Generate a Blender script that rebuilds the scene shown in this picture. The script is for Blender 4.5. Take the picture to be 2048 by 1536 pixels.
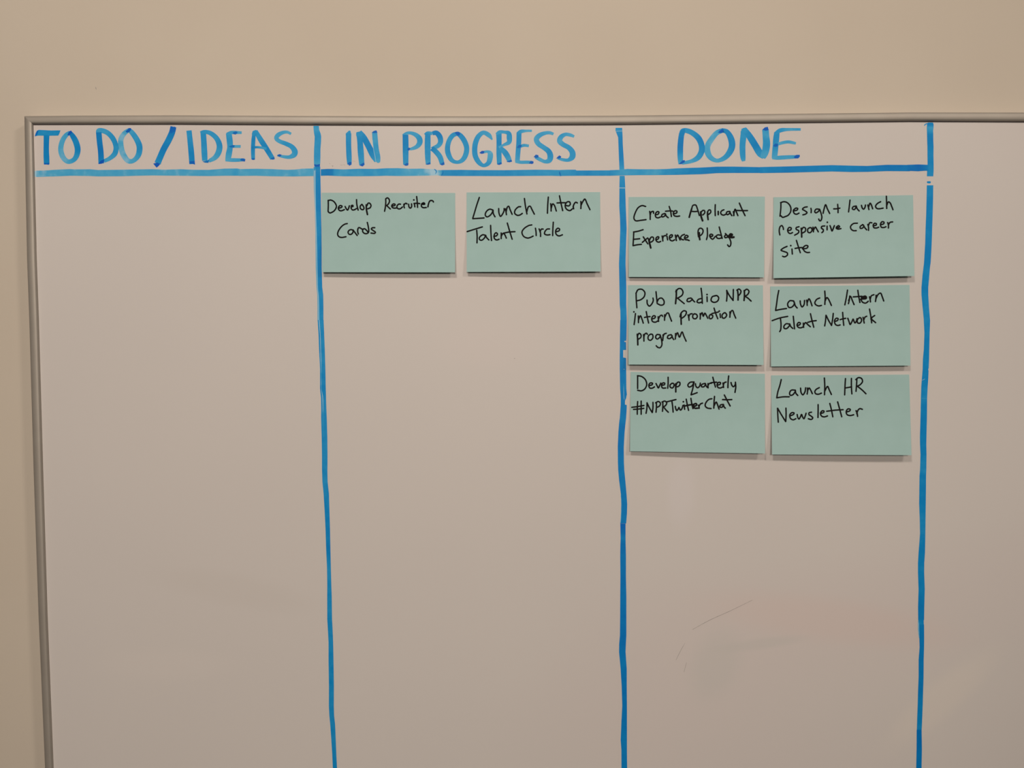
import bpy, bmesh, math, random
from mathutils import Matrix, Vector

for o in list(bpy.data.objects):
    bpy.data.objects.remove(o)
sc = bpy.context.scene
C = sc.collection
R = math.radians

# ------------------------------------------------------------------ camera
FPX = 1850.0
CAM = Vector((0.0, -0.88, 1.60))
ROT = Matrix.Rotation(R(-0.25), 3, 'Z') @ Matrix.Rotation(R(90 - 3.0), 3, 'X') @ Matrix.Rotation(R(-0.3), 3, 'Z')
cam = bpy.data.cameras.new('camera')
cam.sensor_width = 36.0
cam.lens = FPX / 2048.0 * 36.0
cam.clip_start = 0.02
camo = bpy.data.objects.new('camera', cam)
camo.matrix_world = Matrix.Translation(CAM) @ ROT.to_4x4()
C.objects.link(camo)
sc.camera = camo

# ------------------------------------------------------------------ world, lamps, exposure
w = bpy.data.worlds.new('world')
sc.world = w
w.use_nodes = True
w.node_tree.nodes['Background'].inputs[0].default_value = (1.0, 0.88, 0.76, 1)
w.node_tree.nodes['Background'].inputs[1].default_value = 0.35


def spot(name, loc, radius, power, col, aim, angle):
    l = bpy.data.lights.new(name, 'SPOT')
    l.shadow_soft_size = radius
    l.energy = power
    l.color = col
    l.spot_size = R(angle)
    l.spot_blend = 1.0
    o = bpy.data.objects.new(name, l)
    o.location = loc
    o.rotation_euler = (Vector(aim) - Vector(loc)).to_track_quat('-Z', 'Y').to_euler()
    C.objects.link(o)


# two ceiling lamps and an added fill; soft cones imitate lens vignetting
LC = (1.0, 0.885, 0.775)
spot('key_fill_spot', (-0.30, -1.38, 2.66), 0.10, 45.0, LC, (-0.12, 0, 1.56), 86)
spot('key_fill_spot', (1.05, -1.38, 2.66), 0.15, 44.0, LC, (-0.15, 0, 1.54), 86)
spot('key_fill_spot', (0.10, -4.60, 2.45), 0.35, 345.0, LC, (-0.10, 0, 1.60), 36)  # added fill, not a lamp of the room; lightens shadows under the notes

sc.view_settings.view_transform = 'Standard'
sc.view_settings.look = 'None'
sc.view_settings.gamma = 1.0
sc.view_settings.use_curve_mapping = False
sc.view_settings.exposure = 0.0

# ------------------------------------------------------------------ helpers
BOARD_Y = -0.014          # front face of the writing surface; wall face is y = 0


def S(r, g, b):
    f = lambda c: c / 12.92 if c <= 0.04045 else ((c + 0.055) / 1.055) ** 2.4
    return (f(r / 255), f(g / 255), f(b / 255), 1.0)


def at(px, py, y=BOARD_Y):
    """point of the photograph -> point on the vertical plane y of the room"""
    v = ROT @ Vector(((px - 1024.0) / FPX, -(py - 768.0) / FPX, -1.0))
    return CAM + v * ((y - CAM.y) / v.y)


def mesh_obj(name, verts, faces, mat, parent=None, smooth=False, mats=None, fmat=None, dens=None):
    me = bpy.data.meshes.new(name)
    me.from_pydata([tuple(v) for v in verts], [], faces)
    if dens is not None:
        a = me.attributes.new('ink', 'FLOAT', 'POINT')
        a.data.foreach_set('value', dens)
    me.materials.append(mat)
    if smooth:
        me.polygons.foreach_set('use_smooth', [True] * len(me.polygons))
    me.update()
    o = bpy.data.objects.new(name, me)
    C.objects.link(o)
    if parent:
        o.parent = parent
    return o


def box(name, lo, hi, mat, parent=None):
    x0, y0, z0 = lo
    x1, y1, z1 = hi
    v = [(x0, y0, z0), (x1, y0, z0), (x1, y1, z0), (x0, y1, z0), (x0, y0, z1), (x1, y0, z1), (x1, y1, z1), (x0, y1, z1)]
    f = [(0, 3, 2, 1), (4, 5, 6, 7), (0, 1, 5, 4), (1, 2, 6, 5), (2, 3, 7, 6), (3, 0, 4, 7)]
    return mesh_obj(name, v, f, mat, parent)


def mat(name, col, rough=0.5, metal=0.0, spec=0.5):
    m = bpy.data.materials.new(name)
    m.use_nodes = True
    b = m.node_tree.nodes['Principled BSDF']
    b.inputs['Base Color'].default_value = col
    b.inputs['Roughness'].default_value = rough
    b.inputs['Metallic'].default_value = metal
    b.inputs['Specular IOR Level'].default_value = spec
    return m, m.node_tree, b


def noise_mix(nt, bsdf, c0, c1, scale, lo=0.35, hi=0.65, detail=3, vec_scale=(1, 1, 1)):
    tc = nt.nodes.new('ShaderNodeTexCoord')
    mp = nt.nodes.new('ShaderNodeMapping')
    mp.inputs['Scale'].default_value = vec_scale
    nz = nt.nodes.new('ShaderNodeTexNoise')
    nz.inputs['Scale'].default_value = scale
    nz.inputs['Detail'].default_value = detail
    rm = nt.nodes.new('ShaderNodeMapRange')
    rm.inputs['From Min'].default_value = lo
    rm.inputs['From Max'].default_value = hi
    mx = nt.nodes.new('ShaderNodeMix')
    mx.data_type = 'RGBA'
    mx.inputs['A'].default_value = c0
    mx.inputs['B'].default_value = c1
    nt.links.new(tc.outputs['Object'], mp.inputs['Vector'])
    nt.links.new(mp.outputs['Vector'], nz.inputs['Vector'])
    nt.links.new(nz.outputs['Fac'], rm.inputs['Value'])
    nt.links.new(rm.outputs['Result'], mx.inputs['Factor'])
    nt.links.new(mx.outputs['Result'], bsdf.inputs['Base Color'])
    return mp, nz, mx


def bump(nt, bsdf, scale, strength, dist):
    tc = nt.nodes.new('ShaderNodeTexCoord')
    nz = nt.nodes.new('ShaderNodeTexNoise')
    nz.inputs['Scale'].default_value = scale
    nz.inputs['Detail'].default_value = 4
    bp = nt.nodes.new('ShaderNodeBump')
    bp.inputs['Strength'].default_value = strength
    bp.inputs['Distance'].default_value = dist
    nt.links.new(tc.outputs['Object'], nz.inputs['Vector'])
    nt.links.new(nz.outputs['Fac'], bp.inputs['Height'])
    nt.links.new(bp.outputs['Normal'], bsdf.inputs['Normal'])


# ------------------------------------------------------------------ materials
M_wall, nt, b = mat('wall_paint', S(228, 219, 200), 0.85, 0, 0.2)
noise_mix(nt, b, (0.585, 0.520, 0.437, 1), (0.570, 0.504, 0.422, 1), 6)
bump(nt, b, 260, 0.10, 0.0006)
M_ceil, nt, b = mat('ceiling_paint', (0.70, 0.68, 0.63, 1), 0.9)
noise_mix(nt, b, (0.70, 0.68, 0.63, 1), (0.66, 0.64, 0.59, 1), 30)
M_floor, nt, b = mat('carpet', (0.16, 0.15, 0.14, 1), 0.95, 0, 0.1)
noise_mix(nt, b, (0.17, 0.16, 0.15, 1), (0.12, 0.11, 0.11, 1), 90)

M_board, nt, b = mat('whiteboard_enamel', (0.66, 0.62, 0.60, 1), 0.42, 0, 0.08)
mp, nz, mx = noise_mix(nt, b, (0.640, 0.600, 0.572, 1), (0.622, 0.584, 0.560, 1), 3.2, 0.3, 0.7, 2)
# large faint wiped-ink ghosts
nz2 = nt.nodes.new('ShaderNodeTexNoise')
nz2.inputs['Scale'].default_value = 1.3
nz2.inputs['Detail'].default_value = 1
mp2 = nt.nodes.new('ShaderNodeMapping')
mp2.inputs['Scale'].default_value = (1, 1, 2.4)
tc2 = nt.nodes.new('ShaderNodeTexCoord')
r2 = nt.nodes.new('ShaderNodeMapRange')
r2.inputs['From Min'].default_value = 0.52
r2.inputs['From Max'].default_value = 0.75
mx2 = nt.nodes.new('ShaderNodeMix')
mx2.data_type = 'RGBA'
mx2.inputs['B'].default_value = (0.63, 0.565, 0.545, 1)
nt.links.new(tc2.outputs['Object'], mp2.inputs['Vector'])
nt.links.new(mp2.outputs['Vector'], nz2.inputs['Vector'])
nt.links.new(nz2.outputs['Fac'], r2.inputs['Value'])
nt.links.new(r2.outputs['Result'], mx2.inputs['Factor'])
nt.links.new(mx.outputs['Result'], mx2.inputs['A'])
BOARD_TOP = (nt, b, mx2)

M_alu, nt, b = mat('satin_aluminium', (0.50, 0.47, 0.44, 1), 0.55, 0.45, 0.3)
noise_mix(nt, b, (0.385, 0.352, 0.310, 1), (0.365, 0.332, 0.292, 1), 40, vec_scale=(1, 1, 1))
M_seam_shadow, nt, b = mat('dark_seam_shadow', (0.05, 0.04, 0.045, 1), 0.8)  # dark tone for the frame seam and the shade under the rail lip
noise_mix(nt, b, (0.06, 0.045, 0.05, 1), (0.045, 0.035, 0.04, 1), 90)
M_backing, nt, b = mat('board_backing', (0.30, 0.27, 0.24, 1), 0.8)
noise_mix(nt, b, (0.30, 0.27, 0.24, 1), (0.25, 0.23, 0.2, 1), 50)

M_paper, nt, b = mat('mint_paper', (0.36, 0.56, 0.45, 1), 0.85, 0, 0.15)
noise_mix(nt, b, (0.426, 0.626, 0.612, 1), (0.412, 0.610, 0.594, 1), 60)
bump(nt, b, 900, 0.06, 0.0003)
tl_ = nt.nodes.new('ShaderNodeBsdfTranslucent')
tl_.inputs['Color'].default_value = (0.30, 0.50, 0.48, 1)
ms_ = nt.nodes.new('ShaderNodeMixShader')
ms_.inputs[0].default_value = 0.14
nt.links.new(b.outputs[0], ms_.inputs[1])
nt.links.new(tl_.outputs[0], ms_.inputs[2])
nt.links.new(ms_.outputs[0], nt.nodes['Material Output'].inputs['Surface'])
M_black, nt, b = mat('black_felt_pen', (0.008, 0.007, 0.006, 1), 0.7, 0, 0.08)
noise_mix(nt, b, (0.004, 0.004, 0.005, 1), (0.010, 0.008, 0.008, 1), 55)

# blue dry-erase ink: the amount of ink left by the nib is the attribute «ink»
M_ink, nt, b = mat('blue_marker_ink', (0.02, 0.2, 0.4, 1), 0.5, 0, 0.12)
at_n = nt.nodes.new('ShaderNodeAttribute')
at_n.attribute_name = 'ink'
tc = nt.nodes.new('ShaderNodeTexCoord')
nz = nt.nodes.new('ShaderNodeTexNoise')
nz.inputs['Scale'].default_value = 130
nz.inputs['Detail'].default_value = 5
ma = nt.nodes.new('ShaderNodeMath')
ma.operation = 'MULTIPLY_ADD'
ma.inputs[1].default_value = 0.30
add = nt.nodes.new('ShaderNodeMath')
add.operation = 'ADD'
sub = nt.nodes.new('ShaderNodeMath')
sub.operation = 'SUBTRACT'
sub.inputs[1].default_value = 0.15
cr = nt.nodes.new('ShaderNodeValToRGB')
els = cr.color_ramp.elements
els[0].position = 0.0
els[0].color = (0.36, 0.60, 0.76, 1)
els[1].position = 1.0
els[1].color = (0.000, 0.095, 0.56, 1)
for p_, c_ in ((0.14, (0.080, 0.415, 0.690, 1)), (0.30, (0.026, 0.335, 0.670, 1)), (0.5, (0.003, 0.252, 0.620, 1)),
               (0.75, (0.0, 0.180, 0.570, 1))):
    e = els.new(p_)
    e.color = c_
nt.links.new(tc.outputs['Object'], nz.inputs['Vector'])
nt.links.new(nz.outputs['Fac'], ma.inputs[0])
nt.links.new(at_n.outputs['Fac'], ma.inputs[2])
nt.links.new(ma.outputs[0], sub.inputs[0])
nt.links.new(sub.outputs[0], cr.inputs['Fac'])
nt.links.new(cr.outputs['Color'], b.inputs['Base Color'])
M_smudge, nt, b = mat('grey_smudge', (0.36, 0.32, 0.30, 1), 0.7)
noise_mix(nt, b, (0.42, 0.38, 0.36, 1), (0.30, 0.27, 0.26, 1), 300)

# ------------------------------------------------------------------ the room
def structure(o):
    o['kind'] = 'structure'
    return o


structure(box('wall_back', (-2.2, 0, 0), (3.0, 0.12, 2.72), M_wall))
structure(box('wall_left', (-2.32, -5.0, 0), (-2.2, 0.12, 2.72), M_wall))
structure(box('wall_right', (3.0, -5.0, 0), (3.12, 0.12, 2.72), M_wall))
structure(box('wall_front', (-2.32, -5.12, 0), (3.12, -5.0, 2.72), M_wall))
structure(box('floor', (-2.32, -5.12, -0.1), (3.12, 0.12, 0), M_floor))
structure(box('ceiling', (-2.32, -5.12, 2.72), (3.12, 0.12, 2.82), M_ceil))

# ------------------------------------------------------------------ the whiteboard
wb = bpy.data.objects.new('whiteboard', None)
wb['label'] = 'large wall whiteboard in a satin aluminium frame with blue marker columns'
wb['category'] = 'whiteboard'
TL = at(65, 248)
X1, Z0 = TL.x + 2.36, TL.z - 1.16
wb.location = ((TL.x + X1) / 2, 0, Z0)
C.objects.link(wb)
WBI = Matrix.Translation(-Vector(wb.location))
# soft patches on the enamel: wiped smears and lighter spots, in the board's coordinates
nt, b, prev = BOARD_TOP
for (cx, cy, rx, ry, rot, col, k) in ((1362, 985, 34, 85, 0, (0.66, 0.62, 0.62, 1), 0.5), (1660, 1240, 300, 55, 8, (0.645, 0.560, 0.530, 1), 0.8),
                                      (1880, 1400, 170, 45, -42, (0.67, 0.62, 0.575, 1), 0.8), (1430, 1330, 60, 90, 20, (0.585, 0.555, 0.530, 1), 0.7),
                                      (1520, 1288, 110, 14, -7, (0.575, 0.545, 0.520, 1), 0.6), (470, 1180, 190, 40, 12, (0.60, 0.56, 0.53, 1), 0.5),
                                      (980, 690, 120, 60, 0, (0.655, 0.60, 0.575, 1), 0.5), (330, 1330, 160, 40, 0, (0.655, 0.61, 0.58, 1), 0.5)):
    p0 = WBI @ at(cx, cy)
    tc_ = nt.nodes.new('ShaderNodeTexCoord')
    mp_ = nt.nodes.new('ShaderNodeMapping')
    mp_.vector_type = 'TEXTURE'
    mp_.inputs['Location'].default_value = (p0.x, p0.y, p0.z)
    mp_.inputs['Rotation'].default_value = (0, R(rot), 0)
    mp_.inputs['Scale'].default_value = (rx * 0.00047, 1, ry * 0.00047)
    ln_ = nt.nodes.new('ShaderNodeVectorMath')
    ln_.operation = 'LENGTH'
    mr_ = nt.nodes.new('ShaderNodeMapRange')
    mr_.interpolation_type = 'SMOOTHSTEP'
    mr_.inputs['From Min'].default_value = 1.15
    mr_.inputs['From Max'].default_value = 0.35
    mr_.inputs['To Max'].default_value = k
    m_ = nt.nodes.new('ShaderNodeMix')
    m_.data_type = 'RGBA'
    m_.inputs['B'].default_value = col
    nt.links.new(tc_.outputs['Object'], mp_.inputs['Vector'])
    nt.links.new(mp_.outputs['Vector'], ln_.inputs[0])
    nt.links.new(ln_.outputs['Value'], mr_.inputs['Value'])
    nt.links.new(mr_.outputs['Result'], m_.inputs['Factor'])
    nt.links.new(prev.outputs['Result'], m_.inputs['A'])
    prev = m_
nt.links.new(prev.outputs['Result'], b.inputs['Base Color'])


def part(name, verts, faces, m, parent=wb, **k):
    return mesh_obj(name, [WBI @ Vector(v) for v in verts], faces, m, parent, **k)


def part_box(name, lo, hi, m):
    l, h = Vector(lo) - Vector(wb.location), Vector(hi) - Vector(wb.location)
    return box(name, l, h, m, wb)


part_box('writing_surface', (TL.x - 0.0045, BOARD_Y, Z0 - 0.004), (X1 + 0.004, -0.004, TL.z + 0.0040), M_board)
part_box('backing_panel', (TL.x - 0.004, -0.004, Z0 - 0.003), (X1 + 0.003, -0.0004, TL.z + 0.0035), M_backing)

# rails: cross-section swept from mitre to mitre; outer and inner edges follow the slightly bowed trim
PROF = [(0.0, 0.0135), (0.0, -0.0012), (0.02, -0.0020), (0.06, -0.0025), (0.14, -0.0029), (0.35, -0.0033), (0.60, -0.0034),
        (0.80, -0.0032), (0.90, -0.0029), (0.95, -0.0024), (0.985, -0.0016), (1.0, -0.0006), (1.0, 0.0004)]


def rail(name, outer, inner):
    vs, fs = [], []
    n = len(PROF)
    for o_, i_ in zip(outer, inner):
        for t, h in PROF:
            p = o_.lerp(i_, t)
            vs.append((p.x, BOARD_Y + h, p.z))
    for k in range(len(outer) - 1):
        for j in range(n - 1):
            a = k * n + j
            fs.append((a, a + 1, a + n + 1, a + n))
    ob = part(name, vs, fs, M_alu, smooth=True)
    bm = bmesh.new()
    bm.from_mesh(ob.data)
    bmesh.ops.recalc_face_normals(bm, faces=bm.faces)
    bm.to_mesh(ob.data)
    bm.free()
    ob.data.set_sharp_from_angle(angle=R(50))
    return ob


YR = BOARD_Y - 0.002
topo = [(48.5, 232), (150, 231), (350, 230.3), (600, 231.6), (800, 232.4), (960, 232.3), (1220, 231.1), (1520, 227.9), (1820, 224.6), (2048, 224.8)]
topi = [(65, 247.6), (150, 247.3), (350, 247.0), (600, 248.4), (800, 249.2), (960, 249), (1220, 248.0), (1520, 244.8), (1820, 241.6), (2048, 242.6)]
to = [at(x, y, YR) for x, y in topo]
ti = [at(x, y, YR) for x, y in topi]
to.append(Vector((X1 + 0.0075, YR, to[-1].z)))
ti.append(Vector((X1, YR, ti[-1].z)))
rail('frame_rail', to, ti)
lo_ = [(48.5, 232), (51, 380), (53.8, 520), (58.2, 640), (66.8, 940), (77.1, 1240), (89.8, 1536)]
li_ = [(65, 247.6), (68.4, 380), (71.6, 520), (75.8, 640), (84.4, 940), (93.6, 1240), (105.4, 1536)]
lo = [at(x, y, YR) for x, y in lo_]
li = [at(x, y, YR) for x, y in li_]
lo.append(Vector((lo[-1].x, YR, Z0 - 0.0075)))
li.append(Vector((li[-1].x, YR, Z0)))
rail('frame_rail', lo, li)
rail('frame_rail', [lo[-1], Vector((X1 + 0.0075, YR, Z0 - 0.0075))], [li[-1], Vector((X1, YR, Z0))])
rail('frame_rail', [to[-1], Vector((X1 + 0.0075, YR, Z0 - 0.0075))], [ti[-1], Vector((X1, YR, Z0))])


def strip(name, pts_a, pts_b, y, m):
    vs, fs = [], []
    for a, b_ in zip(pts_a, pts_b):
        vs += [Vector((a.x, y, a.z)), Vector((b_.x, y, b_.z))]
    for k in range(len(pts_a) - 1):
        fs.append((2 * k, 2 * k + 1, 2 * k + 3, 2 * k + 2))
    return part(name, vs, fs, m)


YG = BOARD_Y - 0.0003  # dark strips along the seam, widened at the top to paint the lip's shadow
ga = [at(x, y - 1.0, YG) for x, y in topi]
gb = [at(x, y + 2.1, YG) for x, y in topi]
strip('seam_shadow', ga + [Vector((X1, YG, ga[-1].z))], gb + [Vector((X1, YG, gb[-1].z))], YG, M_seam_shadow)
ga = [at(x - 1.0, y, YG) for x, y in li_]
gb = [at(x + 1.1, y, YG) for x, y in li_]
strip('seam_shadow', ga, gb, YG, M_seam_shadow)

# ------------------------------------------------------------------ pen strokes
def catmull(p, step):
    """resample a list of tuples through Catmull-Rom at about `step` spacing"""
    if len(p) == 1:
        return p
    q = [p[0]] + p + [p[-1]]
    out = []
    for i in range(1, len(q) - 2):
        a, b_, c, d = q[i - 1], q[i], q[i + 1], q[i + 2]
        if i == 1:
            a = tuple(2 * b_[k] - c[k] for k in range(len(b_))) if len(p) > 2 else b_
        if i == len(q) - 3:
            d = tuple(2 * c[k] - b_[k] for k in range(len(b_))) if len(p) > 2 else c
        L = math.hypot(c[0] - b_[0], c[1] - b_[1])
        n = max(1, int(math.ceil(L / step)))
        # centripetal-like damping: scale tangents by segment lengths
        l0 = math.hypot(b_[0] - a[0], b_[1] - a[1]) or L or 1
        l2 = math.hypot(d[0] - c[0], d[1] - c[1]) or L or 1
        m1 = [((b_[k] - a[k]) / l0 * l2 * 0 + (c[k] - a[k]) / (L + l0 or 1)) * L for k in range(len(b_))]
        m2 = [((d[k] - b_[k]) / (L + l2 or 1)) * L for k in range(len(b_))]
        for s in range(n):
            t = s / n
            h1, h2, h3, h4 = 2 * t**3 - 3 * t**2 + 1, -2 * t**3 + 3 * t**2, t**3 - 2 * t**2 + t, t**3 - t**2
            out.append(tuple(h1 * b_[k] + h2 * c[k] + h3 * m1[k] + h4 * m2[k] for k in range(len(b_))))
    out.append(tuple(p[-1]))
    return out


class Ink:
    """collects strokes (in photo pixels) and links them as one mesh lying on a surface"""

    def __init__(self, project):
        self.v, self.f, self.d, self.project, self.layer = [], [], [], project, 0

    def add(self, pts, dens):
        i = len(self.v)
        h = 0.00006 + 0.000006 * self.layer
        for p in pts:
            self.v.append(self.project(p[0], p[1], h))
        self.d += dens
        return i

    def ribbon(self, pts, round_cap=True, step=2.5):
        """pts: (x, y, width, density) in photo pixels"""
        P = catmull(pts, step)
        n = len(P)
        L, Rr, dn = [], [], []
        if n == 1:
            x, y, w_, dd = P[0]
            ring = [(x + w_ / 2 * math.cos(a * math.pi / 6), y + w_ / 2 * math.sin(a * math.pi / 6)) for a in range(12)]
            i = self.add(ring, [dd] * 12)
            self.f.append(tuple(range(i + 11, i - 1, -1)))
            self.layer += 1
            return
        for k in range(n):
            a, c = P[max(0, k - 1)], P[min(n - 1, k + 1)]
            dx, dy = c[0] - a[0], c[1] - a[1]
            l = math.hypot(dx, dy) or 1
            nx, ny = -dy / l, dx / l
            hw = P[k][2] / 2
            L.append((P[k][0] + nx * hw, P[k][1] + ny * hw))
            Rr.append((P[k][0] - nx * hw, P[k][1] - ny * hw))
            dn.append(min(1.2, max(-0.2, P[k][3])))
        i = self.add(L + Rr, dn + dn)
        for k in range(n - 1):
            self.f.append((i + k, i + k + 1, i + n + k + 1, i + n + k))
        if round_cap:
            for e, s in ((0, 1), (n - 1, -1)):
                a, c = P[e], P[e + s]
                ang = math.atan2(a[1] - c[1], a[0] - c[0])
                hw = P[e][2] / 2
                ring = [(a[0] + hw * math.cos(ang + t * math.pi / 10), a[1] + hw * math.sin(ang + t * math.pi / 10)) for t in range(-5, 6)]
                j = self.add(ring, [dn[e]] * 11)
                self.f.append(tuple(range(j + 10, j - 1, -1)))
        self.layer += 1

    def poly(self, pts, d):
        i = self.add(pts, [d] * len(pts))
        self.f.append(tuple(range(i, i + len(pts))))
        self.layer += 1

    def edges(self, rows, d, horizontal=False, step=6.0, ds=None):
        """band given by (along, edge_a, edge_b)"""
        R_ = []
        for a, b_ in zip(rows[:-1], rows[1:]):
            n = max(1, int(abs(b_[0] - a[0]) / step))
            for s in range(n):
                t = s / n
                R_.append(tuple(a[k] + (b_[k] - a[k]) * t for k in range(len(a))))
        R_.append(rows[-1])
        pts, dn = [], []
        for r in R_:
            pts.append((r[0], r[1]) if horizontal else (r[1], r[0]))
        for r in R_:
            pts.append((r[0], r[2]) if horizontal else (r[2], r[0]))
        dn = [(r[3] if len(r) > 3 else d) for r in R_] * 2
        n = len(R_)
        i = self.add(pts, dn)
        for k in range(n - 1):
            self.f.append((i + k, i + k + 1, i + n + k + 1, i + n + k))
        self.layer += 1

    def build(self, name, m, parent):
        inv = parent.matrix_world_inv
        o = mesh_obj(name, [inv @ v for v in self.v], self.f, m, parent, dens=self.d)
        bm = bmesh.new()
        bm.from_mesh(o.data)
        bmesh.ops.triangulate(bm, faces=[f for f in bm.faces if len(f.verts) > 4])
        for f in bm.faces:
            if f.normal.y > 0:
                f.normal_flip()
        bm.to_mesh(o.data)
        bm.free()
        return o


class Holder:
    pass


def on_board(px, py, h):
    return at(px, py, BOARD_Y - h)


def parse(s, x0, y0, sc_, wdef=None, ddef=0.4):
    """'x,y[,w[,d]] x,y ...'  in units of an enlarged crop -> photo pixels"""
    out, w_, d_ = [], wdef, ddef
    for tok in s.split():
        q = [float(a) for a in tok.split(',')]
        if len(q) > 2:
            w_ = q[2] / sc_
        if len(q) > 3:
            d_ = q[3]
        out.append((x0 + q[0] / sc_, y0 + q[1] / sc_, w_, d_))
    return out


class PWrap:
    def __init__(self, o):
        self.o = o


def board_letter(name, label, crop, strokes, jitter=0.0):
    ink = Ink(on_board)
    for s in strokes:
        kind, body = s[0], s[1:]
        if kind == 'r':                      # flat-ended ribbon
            ink.ribbon(parse(body, *crop), False)
        elif kind == 'o':                    # round-ended ribbon
            ink.ribbon(parse(body, *crop), True)
        elif kind == 'p':                    # filled patch, first token = ink amount
            d_, rest = body.split(None, 1)
            ink.poly([(a, b_) for a, b_, _, _ in parse(rest, *crop)], float(d_))
    o = mesh_obj(name, [WBI @ v for v in ink.v], ink.f, M_ink, wb, dens=ink.d)
    finish(o)
    if label:
        o['label'] = label
    return o


def finish(o):
    bm = bmesh.new()
    bm.from_mesh(o.data)
    bmesh.ops.triangulate(bm, faces=[f for f in bm.faces if len(f.verts) > 4])
    for f in bm.faces:
        if f.normal.y > 0:
            f.normal_flip()
    bm.to_mesh(o.data)
    bm.free()


A1 = (40, 220, 6.4)
A2 = (340, 220, 6.4)
A3 = (640, 220, 6.4)
A4 = (900, 220, 6.4)
B1 = (1200, 220, 6.4)
B2 = (1500, 220, 6.4)

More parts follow.
